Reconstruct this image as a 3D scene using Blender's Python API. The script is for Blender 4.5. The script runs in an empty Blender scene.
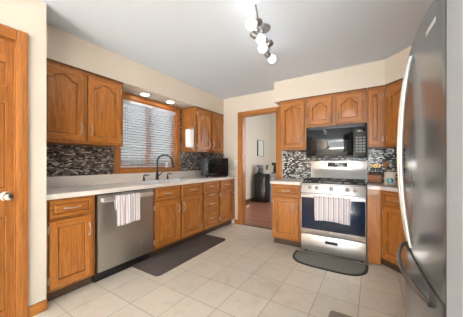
import bpy, bmesh, math, random
from mathutils import Vector, Matrix
random.seed(7)
C = bpy.context.scene
COL = C.collection
PI = math.pi

# ------------------------------------------------------------------ camera, world, lights, exposure
cam_d = bpy.data.cameras.new('camera'); cam = bpy.data.objects.new('camera', cam_d); COL.objects.link(cam)
cam.location = (0, 0, 1.176); cam.rotation_euler = (PI/2, 0, math.radians(31.691))
cam_d.sensor_width = 36; cam_d.lens = 217.272/475*36; cam_d.shift_y = 0.00904; cam_d.clip_start = 0.03
C.camera = cam

world = bpy.data.worlds.new('world'); C.world = world; world.use_nodes = True
bgn = world.node_tree.nodes['Background']; bgn.inputs[0].default_value = (0.80, 0.90, 1.0, 1); bgn.inputs[1].default_value = 0.6

def area(name, loc, target, sx, sy, power, color=(1, 1, 1), spread=PI):
    l = bpy.data.lights.new(name, 'AREA'); l.shape = 'RECTANGLE'; l.size = sx; l.size_y = sy
    l.energy = power; l.color = color; l.spread = spread
    o = bpy.data.objects.new(name, l); COL.objects.link(o); o.location = loc
    o.rotation_euler = (Vector(target)-Vector(loc)).to_track_quat('-Z', 'Y').to_euler()
    return o
# added fill lamps: one at the unseen rear opening, one in the next room
area('fill_rear', (0.2, -5.9, 1.25), (0.0, 0, 1.25), 3.6, 2.1, 38, (0.94, 0.97, 1.0))
area('fill_next_room', (-0.75, 5.6, 1.6), (-3.1, 5.6, 1.2), 1.6, 1.5, 19, (0.97, 0.98, 1.0))
sun_d = bpy.data.lights.new('sun', 'SUN'); sun_d.energy = 84.0; sun_d.angle = 0.05; sun_d.color = (0.92, 0.96, 1.0)
sun = bpy.data.objects.new('sun', sun_d); COL.objects.link(sun); sun.location = (0, -8, 6)
sun.rotation_euler = Vector((0.10, 0.76, -0.64)).to_track_quat('-Z', 'Y').to_euler()
C.view_settings.view_transform = 'Standard'; C.view_settings.look = 'None'
C.view_settings.gamma = 1.0; C.view_settings.use_curve_mapping = False
C.view_settings.exposure = 1.47

# ------------------------------------------------------------------ materials
def S(r, g, b):
    f = lambda c: (c/255/12.92) if c/255 <= 0.04045 else ((c/255+0.055)/1.055)**2.4
    return (f(r), f(g), f(b), 1)
def mat(name, col, rough=0.5, metal=0.0, spec=0.5, emit=None, es=0.0, coat=0.0):
    m = bpy.data.materials.new(name); m.use_nodes = True
    b = m.node_tree.nodes['Principled BSDF']
    b.inputs['Base Color'].default_value = col; b.inputs['Roughness'].default_value = rough
    b.inputs['Metallic'].default_value = metal; b.inputs['Specular IOR Level'].default_value = spec
    b.inputs['Coat Weight'].default_value = coat
    if emit: b.inputs['Emission Color'].default_value = emit; b.inputs['Emission Strength'].default_value = es
    return m
class N:
    def __init__(s, m): s.m = m; s.t = m.node_tree; s.b = s.t.nodes['Principled BSDF']
    def n(s, typ, **kw):
        x = s.t.nodes.new(typ)
        for k, v in kw.items():
            if k in x.inputs: x.inputs[k].default_value = v
            else: setattr(x, k, v)
        return x
    def l(s, a, b): s.t.links.new(a, b)
    def coords(s, scale, rnd=0.0):
        tc = s.n('ShaderNodeTexCoord'); mp = s.n('ShaderNodeMapping'); mp.inputs['Scale'].default_value = scale
        s.l(tc.outputs['Object'], mp.inputs['Vector'])
        if rnd:
            oi = s.n('ShaderNodeObjectInfo'); mu = s.n('ShaderNodeMath', operation='MULTIPLY'); mu.inputs[1].default_value = rnd
            s.l(oi.outputs['Random'], mu.inputs[0]); s.l(mu.outputs[0], mp.inputs['Location'])
        return mp.outputs['Vector']
    def noise(s, vec, scale=5, detail=4, rough=0.55, dist=0.0):
        x = s.n('ShaderNodeTexNoise'); x.inputs['Scale'].default_value = scale; x.inputs['Detail'].default_value = detail
        x.inputs['Roughness'].default_value = rough; x.inputs['Distortion'].default_value = dist
        s.l(vec, x.inputs['Vector']); return x.outputs['Fac']
    def ramp(s, fac, stops, interp='LINEAR'):
        r = s.n('ShaderNodeValToRGB'); r.color_ramp.interpolation = interp; e = r.color_ramp.elements
        while len(e) < len(stops): e.new(0.5)
        for i, (p, c) in enumerate(stops): e[i].position = p; e[i].color = c
        s.l(fac, r.inputs['Fac']); return r.outputs['Color']
    def mix(s, fac, a, b, blend='MIX'):
        x = s.n('ShaderNodeMix', data_type='RGBA', blend_type=blend)
        if isinstance(fac, float): x.inputs[0].default_value = fac
        else: s.l(fac, x.inputs[0])
        for i, v in ((6, a), (7, b)):
            if isinstance(v, tuple): x.inputs[i].default_value = v
            else: s.l(v, x.inputs[i])
        return x.outputs[2]
    def bump(s, h, strength=0.2, dist=0.002):
        x = s.n('ShaderNodeBump'); x.inputs['Strength'].default_value = strength; x.inputs['Distance'].default_value = dist
        s.l(h, x.inputs['Height']); s.l(x.outputs['Normal'], s.b.inputs['Normal'])
    def col(s, c): s.l(c, s.b.inputs['Base Color'])

def oak(name, sc, dark=1.0):
    m = mat(name, (1, 1, 1, 1), 0.38, coat=0.12); k = N(m)
    v = k.coords(sc, 37.0)
    a = k.noise(v, 2.2, 5, 0.6, 1.2); b = k.noise(v, 11.0, 3, 0.7, 0.3)
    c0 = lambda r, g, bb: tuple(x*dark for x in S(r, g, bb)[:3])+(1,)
    base = k.ramp(a, [(0.28, c0(146, 89, 41)), (0.48, c0(185, 116, 50)), (0.60, c0(196, 128, 60)), (0.75, c0(170, 104, 43))])
    pores = k.ramp(b, [(0.40, (0.68, 0.60, 0.52, 1)), (0.55, (1, 1, 1, 1))])
    k.col(k.mix(0.40, base, pores, 'MULTIPLY')); k.bump(b, 0.08, 0.001)
    return m
OAK_V = oak('oak_vertical_grain', (11, 11, 1.1))
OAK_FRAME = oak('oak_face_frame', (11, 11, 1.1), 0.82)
OAK_H = oak('oak_horizontal_grain', (1.1, 11, 11))
OAK_Y = oak('oak_depth_grain', (11, 1.1, 11))
OAK_T = oak('oak_dark_trim', (1.1, 11, 11), 0.42)  # dark oak of the crown strip on the wall cabinets
OAK_DOOR = oak('oak_door', (13, 13, 0.9), 0.80)
OAK_CASE = oak('oak_casing', (16, 16, 0.9), 0.93)
TOE = mat('toe_kick_brown', S(84, 64, 48), 0.7)

def paint(name, c, v=0.03):
    m = mat(name, c, 0.75, spec=0.25); k = N(m); f = k.noise(k.coords((1, 1, 1)), 60, 4)
    k.bump(f, 0.06, 0.002); return m
WALL = paint('cream_wall_paint', S(226, 216, 203))
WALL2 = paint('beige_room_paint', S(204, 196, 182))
WHITEWALL = paint('white_wall_paint', S(182, 188, 194))
CEIL = paint('ceiling_white', S(232, 242, 255))

def floor_tile():
    m = mat('cream_floor_tile', (1, 1, 1, 1), 0.32, spec=0.4); k = N(m)
    tc = k.n('ShaderNodeTexCoord'); mp = k.n('ShaderNodeMapping'); mp.inputs['Location'].default_value = (0.09, -0.10, 0)
    k.l(tc.outputs['Object'], mp.inputs['Vector']); v = mp.outputs['Vector']
    br = k.n('ShaderNodeTexBrick', offset=0.0, squash=1.0); k.l(v, br.inputs['Vector'])
    for nm, val in (('Scale', 1.0), ('Brick Width', 0.325), ('Row Height', 0.325), ('Mortar Size', 0.003), ('Mortar Smooth', 0.3), ('Bias', 0.0)):
        br.inputs[nm].default_value = val
    br.inputs['Color1'].default_value = S(224, 214, 199); br.inputs['Color2'].default_value = S(216, 205, 189); br.inputs['Mortar'].default_value = S(168, 155, 138)
    a = k.noise(v, 5, 6, 0.65, 0.8)
    cloud = k.ramp(a, [(0.35, (0.88, 0.86, 0.83, 1)), (0.5, (1, 1, 1, 1)), (0.68, (0.94, 0.92, 0.90, 1))])
    k.col(k.mix(0.8, br.outputs['Color'], cloud, 'MULTIPLY'))
    inv = k.n('ShaderNodeMath', operation='SUBTRACT'); inv.inputs[0].default_value = 1.0; k.l(br.outputs['Fac'], inv.inputs[1])
    k.bump(inv.outputs[0], 0.4, 0.003); return m
TILE = floor_tile()

def hardwood():
    m = mat('red_brown_hardwood', (1, 1, 1, 1), 0.35); k = N(m); v = k.coords((1, 1, 1))
    br = k.n('ShaderNodeTexBrick', offset=0.4); k.l(v, br.inputs['Vector'])
    for nm, val in (('Scale', 1.0), ('Brick Width', 0.9), ('Row Height', 0.085), ('Mortar Size', 0.002), ('Bias', 0.0)): br.inputs[nm].default_value = val
    br.inputs['Color1'].default_value = S(164, 112, 88); br.inputs['Color2'].default_value = S(138, 92, 72); br.inputs['Mortar'].default_value = S(60, 34, 24)
    a = k.noise(k.coords((2, 18, 1)), 3, 4)
    k.col(k.mix(0.5, br.outputs['Color'], k.ramp(a, [(0.3, (0.7, 0.65, 0.6, 1)), (0.6, (1, 1, 1, 1))]), 'MULTIPLY')); return m
HARD = hardwood()

def mosaic(name, bw, bh, pal_stops):
    m = mat(name, (1, 1, 1, 1), 0.18, spec=0.6); k = N(m)
    tc = k.n('ShaderNodeTexCoord'); sp = k.n('ShaderNodeSeparateXYZ'); cb = k.n('ShaderNodeCombineXYZ')
    k.l(tc.outputs['Object'], sp.inputs[0]); k.l(sp.outputs['X'], cb.inputs['X']); k.l(sp.outputs['Z'], cb.inputs['Y'])
    br = k.n('ShaderNodeTexBrick', offset=0.5, squash=0.62, squash_frequency=3); k.l(cb.outputs[0], br.inputs['Vector'])
    for nm, val in (('Scale', 1.0), ('Brick Width', bw), ('Row Height', bh), ('Mortar Size', bh*0.09), ('Mortar Smooth', 0.0), ('Bias', 0.0)): br.inputs[nm].default_value = val
    br.inputs['Color1'].default_value = (0, 0, 0, 1); br.inputs['Color2'].default_value = (1, 1, 1, 1); br.inputs['Mortar'].default_value = (0.2, 0.2, 0.2, 1)
    pal = k.ramp(br.outputs['Color'], pal_stops, 'CONSTANT')
    k.col(k.mix(br.outputs['Fac'], pal, S(120, 114, 108)))
    return m
MOSAIC = mosaic('glass_mosaic_tile', 0.036, 0.0145, [(0.0, S(44, 42, 44)), (0.2, S(100, 95, 92)), (0.32, S(140, 122, 108)), (0.42, S(54, 52, 54)), (0.55, S(165, 161, 157)), (0.66, S(74, 69, 67)), (0.76, S(205, 201, 196)), (0.86, S(118, 108, 100))])
MOSAIC2 = mosaic('small_glass_mosaic_tile', 0.036, 0.0175, [(0.0, S(24, 26, 32)), (0.22, S(70, 76, 88)), (0.36, S(232, 232, 232)), (0.50, S(30, 32, 38)), (0.64, S(240, 240, 238)), (0.78, S(120, 112, 104)), (0.88, S(200, 202, 206))])

def laminate():
    m = mat('pale_laminate', (1, 1, 1, 1), 0.3, spec=0.45); k = N(m); v = k.coords((1, 1, 1))
    a = k.noise(v, 160, 3, 0.7); b = k.noise(v, 9, 4)
    c = k.ramp(a, [(0.36, S(220, 209, 200)), (0.5, S(240, 232, 226)), (0.66, S(246, 241, 237))])
    k.col(k.mix(0.25, c, k.ramp(b, [(0.35, S(226, 215, 205)), (0.65, S(242, 236, 231))]))); return m
LAM = laminate()

def steel(name, col, rough=0.28, axis=(1, 60, 60)):
    m = mat(name, col, rough, 1.0); k = N(m); a = k.noise(k.coords(axis), 14, 3, 0.6)
    r = k.n('ShaderNodeMapRange'); r.inputs['To Min'].default_value = rough*0.92; r.inputs['To Max'].default_value = rough*1.12
    k.l(a, r.inputs['Value']); k.l(r.outputs[0], k.b.inputs['Roughness']); return m
STEEL = mat('brushed_steel', (0.93, 0.93, 0.925, 1), 0.30, 1.0)
STEEL_DW = steel('dishwasher_steel', (0.49, 0.465, 0.435, 1), 0.36, (60, 60, 1))
STEEL_FR = steel('refrigerator_steel', (0.19, 0.195, 0.20, 1), 0.20, (60, 60, 1))
STEEL_FR.node_tree.nodes['Principled BSDF'].inputs['Metallic'].default_value = 0.5
CHROME = mat('bright_steel', (0.86, 0.86, 0.87, 1), 0.16, 1.0)
PEWTER = mat('pewter_hardware', (0.50, 0.49, 0.47, 1), 0.32, 1.0)
DARKMETAL = mat('dark_bronze_metal', S(132, 130, 130), 0.4, 0.5)
GUNMETAL = mat('gunmetal', S(58, 58, 62), 0.32, 0.5)
BLACK = mat('black_plastic', S(18, 18, 20), 0.32)
BLACKMATTE = mat('matte_black_iron', S(22, 22, 23), 0.6)
GLOSSBLACK = mat('glossy_black_glass', S(22, 24, 28), 0.05, spec=0.8)
OVENGLASS = mat('dark_blue_oven_glass', S(24, 40, 66), 0.06, spec=0.8)
DISPLAY = mat('display_panel', S(16, 18, 22), 0.12)
DIGITS = mat('display_digits', S(150, 190, 200), 0.4, emit=S(150, 200, 220), es=0.15)
OVENSIDE = mat('slate_blue_enamel', S(84, 90, 108), 0.4)
GREYPLASTIC = mat('grey_plastic', S(120, 124, 132), 0.4)
BUTTON = mat('pale_buttons', S(150, 150, 155), 0.5)
WHITE = mat('white_plastic', S(238, 236, 232), 0.4)
SLAT = mat('white_blind_slat', S(206, 210, 222), 0.45)
PAPER = mat('white_paper', S(246, 244, 240), 0.9)
BULB = mat('lit_bulb', S(255, 250, 240), 0.3, emit=(1.0, 0.98, 0.96, 1), es=2.6)
DOWNLIGHT = mat('lit_downlight_lens', S(255, 248, 235), 0.3, emit=(1.0, 0.93, 0.82, 1), es=9.0)
HANDLE = mat('satin_handle_steel', (0.62, 0.62, 0.62, 1), 0.34, 1.0)
SINKSTEEL = mat('sink_steel', (0.90, 0.91, 0.93, 1), 0.40, 0.75)
TEAL = mat('teal_glaze', S(42, 140, 150), 0.25)
CREAMCER = mat('cream_ceramic', S(226, 220, 206), 0.3)
GREEN = mat('leaf_green', S(84, 104, 62), 0.6)
WOODBLK = mat('knife_block_wood', S(164, 104, 62), 0.5)
YELLOWCAP = mat('pale_yellow_cap', S(226, 190, 120), 0.3, 0.7)  # pale yellow metallic tone for the upper row of knife ends
CREAMTRIM = mat('pale_mount_board', S(206, 208, 200), 0.7)
DARKBASE = mat('dark_wood_baseboard', S(88, 62, 46), 0.5)
BLUEGREY = mat('blue_grey_paint', S(150, 158, 168), 0.5)
def glass_mat():
    m = bpy.data.materials.new('window_glass'); m.use_nodes = True; t = m.node_tree; t.nodes.clear()
    o = t.nodes.new('ShaderNodeOutputMaterial'); mx = t.nodes.new('ShaderNodeMixShader'); mx.inputs[0].default_value = 0.06
    a = t.nodes.new('ShaderNodeBsdfTransparent'); g = t.nodes.new('ShaderNodeBsdfGlossy'); g.inputs['Roughness'].default_value = 0.02
    t.links.new(a.outputs[0], mx.inputs[1]); t.links.new(g.outputs[0], mx.inputs[2]); t.links.new(mx.outputs[0], o.inputs[0]); return m
GLASS = glass_mat()
def ribbed(name, c, c2, scale):
    m = mat(name, c, 0.85, spec=0.2); k = N(m); v = k.coords((1, 1, 1)); b = k.n('ShaderNodeTexBrick', offset=0.5); k.l(v, b.inputs['Vector'])
    for nm, val in (('Scale', 1.0), ('Brick Width', scale*2), ('Row Height', scale), ('Mortar Size', scale*0.12), ('Bias', 0.0)): b.inputs[nm].default_value = val
    b.inputs['Color1'].default_value = c; b.inputs['Color2'].default_value = c; b.inputs['Mortar'].default_value = c2
    f = k.noise(v, 220, 2); k.col(k.mix(0.25, b.outputs['Color'], k.ramp(f, [(0.35, c2), (0.7, c)]))); k.bump(f, 0.3, 0.002); return m
MAT_BROWN = ribbed('charcoal_brown_mat', S(98, 88, 85), S(82, 73, 70), 0.02)
MAT_GREY = ribbed('grey_mat', S(138, 136, 132), S(116, 114, 110), 0.035)
MAT_EDGE = mat('dark_mat_edge', S(62, 61, 60), 0.8)
MAT_TAUPE = ribbed('taupe_mat', S(162, 148, 136), S(148, 136, 125), 0.02)
def striped(name):
    m = mat(name, (1, 1, 1, 1), 0.9, spec=0.1); k = N(m); tc = k.n('ShaderNodeTexCoord'); sp = k.n('ShaderNodeSeparateXYZ'); k.l(tc.outputs['Object'], sp.inputs[0])
    mu = k.n('ShaderNodeMath', operation='MULTIPLY'); mu.inputs[1].default_value = 1/0.056; k.l(sp.outputs['X'], mu.inputs[0])
    fr = k.n('ShaderNodeMath', operation='FRACT'); k.l(mu.outputs[0], fr.inputs[0])
    k.col(k.ramp(fr.outputs[0], [(0.0, S(240, 236, 238)), (0.30, S(122, 110, 146)), (0.40, S(236, 228, 228)), (0.52, S(222, 200, 190)), (0.62, S(240, 236, 238)), (0.80, S(150, 138, 170)), (0.87, S(238, 234, 236))], 'CONSTANT'))
    f = k.noise(k.coords((1, 1, 1)), 300, 2); k.bump(f, 0.3, 0.001); return m
TOWEL = striped('striped_tea_towel')

# ------------------------------------------------------------------ mesh helpers
class B:
    def __init__(s): s.bm = bmesh.new(); s.mi = 0
    def face(s, vs, mi=None):
        try:
            f = s.bm.faces.new(vs); f.material_index = s.mi if mi is None else mi; return f
        except ValueError: return None
    def box(s, x0, x1, y0, y1, z0, z1, bev=0.0, seg=2):
        v = [s.bm.verts.new((x, y, z)) for x in (x0, x1) for y in (y0, y1) for z in (z0, z1)]
        fs = [s.face([v[i] for i in q]) for q in ((0, 1, 3, 2), (4, 6, 7, 5), (0, 4, 5, 1), (2, 3, 7, 6), (0, 2, 6, 4), (1, 5, 7, 3))]
        if bev > 0:
            es = list({e for f in fs for e in f.edges})
            r = bmesh.ops.bevel(s.bm, geom=es, offset=bev, segments=seg, affect='EDGES', profile=0.5)
            for f in r['faces']: f.material_index = s.mi
        return s
    def prism(s, poly, axis, a, b, bev=0.0):
        def P(p, t):
            return {'x': (t, p[0], p[1]), 'y': (p[0], t, p[1]), 'z': (p[0], p[1], t)}[axis]
        A = [s.bm.verts.new(P(p, a)) for p in poly]; Bv = [s.bm.verts.new(P(p, b)) for p in poly]; n = len(poly)
        fs = [s.face(A), s.face(Bv[::-1])] + [s.face([A[i], A[(i+1) % n], Bv[(i+1) % n], Bv[i]]) for i in range(n)]
        if bev > 0:
            es = list({e for f in fs[:2] if f for e in f.edges})
            r = bmesh.ops.bevel(s.bm, geom=es, offset=bev, segments=2, affect='EDGES', profile=0.5)
            for f in r['faces']: f.material_index = s.mi
        return s
    def tube(s, pts, r, seg=8, closed=False):
        pts = [Vector(p) for p in pts]; n = len(pts); rings = []
        rr = r if isinstance(r, (list, tuple)) else [r]*n
        up = None
        for i, p in enumerate(pts):
            if closed: t = pts[(i+1) % n]-pts[i-1]
            else: t = pts[min(i+1, n-1)]-pts[max(i-1, 0)]
            t.normalize()
            if up is None:
                up = Vector((0, 0, 1)) if abs(t.z) < 0.9 else Vector((1, 0, 0))
            a = (up - t*up.dot(t)).normalized(); b = t.cross(a); up = a
            rings.append([s.bm.verts.new(p+(a*math.cos(2*PI*k/seg)+b*math.sin(2*PI*k/seg))*rr[i]) for k in range(seg)])
        m = n if closed else n-1
        for i in range(m):
            A, D = rings[i], rings[(i+1) % n]
            for k in range(seg): s.face([A[k], A[(k+1) % seg], D[(k+1) % seg], D[k]])
        if not closed: s.face(rings[0][::-1]); s.face(rings[-1])
        return s
    def lathe(s, prof, cx=0, cy=0, cz=0, seg=20, axis='z'):
        rings = []
        def P(r, h, a):
            u, v = r*math.cos(a), r*math.sin(a)
            return {'z': (cx+u, cy+v, cz+h), 'y': (cx+u, cy+h, cz+v), 'x': (cx+h, cy+u, cz+v)}[axis]
        for r, h in prof:
            rings.append([s.bm.verts.new(P(max(r, 1e-4), h, 2*PI*k/seg)) for k in range(seg)])
        for A, D in zip(rings, rings[1:]):
            for k in range(seg): s.face([A[k], A[(k+1) % seg], D[(k+1) % seg], D[k]])
        s.face(rings[0][::-1]); s.face(rings[-1]); return s
    def sphere(s, c, r, seg=16, rings=10, sc=(1, 1, 1)):
        prof = [(math.sin(PI*i/rings)*r, -math.cos(PI*i/rings)*r) for i in range(rings+1)]
        n0 = len(s.bm.verts); s.bm.verts.ensure_lookup_table()
        s.lathe(prof, 0, 0, 0, seg); s.bm.verts.ensure_lookup_table()
        for v in s.bm.verts[n0:]: v.co = Vector((v.co.x*sc[0]+c[0], v.co.y*sc[1]+c[1], v.co.z*sc[2]+c[2]))
        return s
    def grid(s, f, nu, nv):
        g = [[s.bm.verts.new(f(i/nu, j/nv)) for j in range(nv+1)] for i in range(nu+1)]
        for i in range(nu):
            for j in range(nv): s.face([g[i][j], g[i+1][j], g[i+1][j+1], g[i][j+1]])
        return s
    def xf(s, M):
        bmesh.ops.transform(s.bm, matrix=M, verts=list(s.bm.verts)); return s
    def build(s, name, mats, parent=None, kind=None, smooth=True):
        bmesh.ops.remove_doubles(s.bm, verts=list(s.bm.verts), dist=1e-6)
        bmesh.ops.recalc_face_normals(s.bm, faces=list(s.bm.faces))
        me = bpy.data.meshes.new(name); s.bm.to_mesh(me); s.bm.free()
        for m in (mats if isinstance(mats, (list, tuple)) else [mats]): me.materials.append(m)
        if smooth:
            me.shade_smooth(); me.set_sharp_from_angle(angle=math.radians(32))
        o = bpy.data.objects.new(name, me); COL.objects.link(o)
        if parent: o.parent = parent
        if kind: o['kind'] = kind
        return o
def bx(*a, **k): return B().box(*a, **k)
def thing(name, label, cat, loc=(0, 0, 0), rz=0.0, group=None):
    o = bpy.data.objects.new(name, None); COL.objects.link(o); o.empty_display_size = 0.1
    o.location = loc; o.rotation_euler = (0, 0, math.radians(rz)); o['label'] = label; o['category'] = cat
    if group: o['group'] = group
    return o
def tag(o, label, cat, group=None):
    o['label'] = label; o['category'] = cat
    if group: o['group'] = group
    return o
def struct(o, label=None, cat=None):
    o['kind'] = 'structure'
    if label: o['label'] = label
    if cat: o['category'] = cat
    return o
def dup(root, loc=None, label=None):
    r = root.copy(); COL.objects.link(r)
    if loc: r.location = loc
    if label: r['label'] = label
    for ch in list(root.children):
        c = ch.copy(); COL.objects.link(c); c.parent = r
        for g in list(ch.children):
            d = g.copy(); COL.objects.link(d); d.parent = c
    return r

def arch(u, h):
    """cathedral profile: shoulders low, ogee sweep up to a rounded crown; u in 0..1"""
    t = abs(u-0.5)*2
    if t > 0.86: return 0.0
    return h*0.5*(1+math.cos(PI*(t/0.86)**1.25))
def door_mesh(x0, x1, z0, z1, rail=0.056, ah=0.0, t=0.02, field=0.03):
    """raised panel door or drawer front; front at y=-t, back at y=0.  slots: 0 vertical grain, 1 horizontal grain, 2 shade painted on groove and outer edge"""
    b = B(); bm = b.bm; nx = 20
    e = 0.005
    ox0, ox1, oz0, oz1 = x0+rail, x1-rail, z0+rail, z1-rail-ah*0.0
    def loop(ins, y):
        us = [i/nx for i in range(nx+1)]; xa, xb = ox0+ins, ox1-ins; zb = oz0+ins
        top = [(xa+(xb-xa)*u, (oz1-ah)+arch(u, ah)-ins) for u in us]
        bot = [(xa+(xb-xa)*u, zb) for u in us]
        return [bm.verts.new((x, y, z)) for x, z in bot], [bm.verts.new((x, y, z)) for x, z in top]
    L0 = loop(0, -t)
    xs = [x0+e]+[ox0+(ox1-ox0)*i/nx for i in range(nx+1)]+[x1-e]
    # rails and stiles
    tb = [bm.verts.new((ox0+(ox1-ox0)*i/nx, -t, z1-e)) for i in range(nx+1)]
    bb = [bm.verts.new((ox0+(ox1-ox0)*i/nx, -t, z0+e)) for i in range(nx+1)]
    for i in range(nx):
        b.face([L0[1][i], L0[1][i+1], tb[i+1], tb[i]], 1); b.face([bb[i], bb[i+1], L0[0][i+1], L0[0][i]], 1)
    cl = [bm.verts.new((x0+e, -t, z0+e)), bm.verts.new((x0+e, -t, z1-e))]; cr = [bm.verts.new((x1-e, -t, z0+e)), bm.verts.new((x1-e, -t, z1-e))]
    b.face([cl[0], bb[0], L0[0][0], L0[1][0], tb[0], cl[1]], 0); b.face([bb[-1], cr[0], cr[1], tb[-1], L0[1][-1], L0[0][-1]], 0)
    def bridge(A, D, mi):
        for i in range(nx):
            b.face([A[0][i], A[0][i+1], D[0][i+1], D[0][i]], mi); b.face([A[1][i], A[1][i+1], D[1][i+1], D[1][i]], mi)
        b.face([A[0][0], A[1][0], D[1][0], D[0][0]], mi); b.face([A[0][-1], A[1][-1], D[1][-1], D[0][-1]], mi)
    L1 = loop(0.004, -t+0.011); bridge(L0, L1, 0)
    L2 = loop(0.010, -t+0.011); bridge(L1, L2, 2)
    L3 = loop(0.010+field, -t+0.001); bridge(L2, L3, 0)
    for i in range(nx): b.face([L3[0][i], L3[0][i+1], L3[1][i+1], L3[1][i]], 0)
    # rounded outer edge and back
    o1 = [bm.verts.new(p) for p in ((x0, -t+e, z0), (x1, -t+e, z0), (x1, -t+e, z1), (x0, -t+e, z1))]
    o2 = [bm.verts.new(p) for p in ((x0, 0, z0), (x1, 0, z0), (x1, 0, z1), (x0, 0, z1))]
    b.face([cl[0]]+bb+[cr[0], o1[1], o1[0]], 1); b.face([cl[1]]+tb+[cr[1], o1[2], o1[3]], 1)
    b.face([cl[0], cl[1], o1[3], o1[0]], 0); b.face([cr[0], cr[1], o1[2], o1[1]], 0)
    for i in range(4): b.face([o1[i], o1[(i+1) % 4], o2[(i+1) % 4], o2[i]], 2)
    b.face(o2, 0)
    return b
GROOVE_SHADE = oak('oak_groove_shade', (11, 11, 1.1), 0.42)  # darker oak paints the shade in panel grooves and around door edges
DM = [OAK_V, OAK_H, GROOVE_SHADE]
def pull(parent, x, y, z, vert=True, L=0.1, m=PEWTER):
    pts = []
    for i in range(11):
        t = i/10; a = (t-0.5)*L; d = 0.026*math.sin(PI*t)**0.6
        pts.append((x, y-d, z+a) if vert else (x+a, y-d, z))
    b = B().tube(pts, [0.0045+0.002*abs(i-5)/5 for i in range(11)], 8)
    for sgn in (-1, 1):
        c = sgn*L*0.5
        b.sphere((x if vert else x+c, y-0.002, z+c if vert else z), 0.009, 10, 6, (0.9, 0.5, 1.4) if vert else (1.4, 0.5, 0.9))
    return b.build('handle', m, parent)
def hinge(parent, x, y, z, m=PEWTER):
    b = bx(x-0.006, x+0.006, y-0.008, y+0.001, z-0.026, z+0.026, bev=0.002)
    b.lathe([(0.004, -0.032), (0.005, -0.028), (0.005, 0.028), (0.004, 0.032)], x, y-0.009, z, 8)
    return b.build('hinge', m, parent)
def add_door(root, x0, x1, z0, z1, ah=0.0, hinge_side=-1, handle=None, rail=0.056, hinges=True):
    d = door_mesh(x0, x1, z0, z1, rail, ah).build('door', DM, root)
    if handle:
        hx = x1-rail*0.5 if hinge_side < 0 else x0+rail*0.5
        pull(d, hx, -0.02, z0+0.12 if handle == 'low' else z1-0.13, True)
    if hinges:
        hx = x0-0.005 if hinge_side < 0 else x1+0.005
        for zz in (z0+0.07, z1-0.07): hinge(d, hx, -0.004, zz)
    return d
def add_drawer(root, x0, x1, z0, z1, L=0.1):
    d = door_mesh(x0, x1, z0, z1, 0.024, 0.0, 0.02, 0.012).build('drawer', [OAK_H, OAK_H, GROOVE_SHADE], root)
    if L: pull(d, (x0+x1)/2, -0.02, (z0+z1)/2, False, L)
    return d
def base_cabinet(label, loc, rz, w, depth=0.585, group=None, toe0=0.0, hollow=False):
    t = thing('base_cabinet', label, 'cabinet', loc, rz, group)
    if hollow:
        b = B(); b.box(0.001, w-0.001, 0, 0.02, 0.10, 0.872); b.box(0.001, 0.02, 0.02, depth, 0.10, 0.872); b.box(w-0.02, w-0.001, 0.02, depth, 0.10, 0.872)
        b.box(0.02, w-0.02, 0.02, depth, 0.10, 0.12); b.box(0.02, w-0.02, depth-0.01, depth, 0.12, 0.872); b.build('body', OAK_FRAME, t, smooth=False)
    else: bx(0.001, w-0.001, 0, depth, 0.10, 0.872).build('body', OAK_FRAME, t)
    bx(toe0+0.001, w-0.001, 0.07, depth-0.02, 0.0, 0.10).build('toe_kick', TOE, t)
    return t
def upper_cabinet(label, loc, rz, w, z0, z1, depth=0.325, group=None):
    t = thing('upper_cabinet', label, 'cabinet', loc, rz, group)
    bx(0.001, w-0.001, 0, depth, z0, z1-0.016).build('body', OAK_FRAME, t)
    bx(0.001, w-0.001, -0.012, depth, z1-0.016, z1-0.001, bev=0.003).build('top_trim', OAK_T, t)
    return t

# ------------------------------------------------------------------ setting
XL, YB, XR, ZC = -2.855, 3.558, 1.05, 2.45
XF = -2.262; XU = -2.525; ZU0, ZU1 = 1.37, 2.134
YN = 0.678
struct(bx(-2.955, 3.2, -6.4, YB+0.02, -0.06, 0).build('floor', TILE))
struct(bx(-3.3, 0.2, YB+0.02, 7.5, -0.06, -0.002).build('floor_next_room', HARD))
struct(bx(-3.3, 3.2, -6.4, YB+0.09, ZC, ZC+0.08).build('ceiling', CEIL))
ZN = 3.3
struct(bx(-3.3, 0.2, YB+0.09, 7.5, ZN, ZN+0.08).build('ceiling_next_room', CEIL))
struct(bx(-3.3, 0.2, YB+0.05, YB+0.09, ZC+0.08, ZN+0.08).build('wall_next_room_front', WALL2))
WY0, WY1, WZ0, WZ1 = 1.63, 2.617, 1.10, 2.055
b = B()
for a in ((-2.955, XL, YN-0.1, WY0, 0, ZC), (-2.955, XL, WY1, YB+0.1, 0, ZC), (-2.955, XL, WY0, WY1, 0, WZ0), (-2.955, XL, WY0, WY1, WZ1, ZC)): b.box(*a)
struct(b.build('wall_left', WALL, smooth=False))
DX0, DX1, DZ = -2.095, -1.40, 2.075
b = B()
for a in ((XL, DX0, YB, YB+0.11, 0, ZC), (DX1, XR, YB, YB+0.11, 0, ZC), (DX0, DX1, YB, YB+0.11, DZ, ZC)): b.box(*a)
struct(b.build('wall_back', WALL, smooth=False))
struct(bx(XR, XR+0.1, 0.83, YB+0.11, 0, ZC).build('wall_right', WALL))
struct(bx(0.1795, 3.1, 0.70, 0.83, 0, ZC).build('wall_fridge', WHITEWALL))
PY0, PY1, PZ = -0.262, 0.508, 2.075
b = B()
for a in ((-2.40, -2.22, -6.2, PY0, 0, ZC), (-2.40, -2.22, PY1, YN, 0, ZC), (-2.40, -2.22, PY0, PY1, PZ, ZC), (-2.85, -2.40, YN-0.1, YN, 0, ZC)): b.box(*a)
struct(b.build('wall_pantry', WALL, smooth=False))
b = B()
for a in ((-2.40, -1.6, -6.1, -6.0, 0, ZC), (2.0, 3.1, -6.1, -6.0, 0, ZC), (-1.6, 2.0, -6.1, -6.0, 2.3, ZC), (-1.6, 2.0, -6.1, -6.0, 0, 0.2)): b.box(*a)
struct(b.build('wall_rear', WALL, smooth=False))
b = B()
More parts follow.
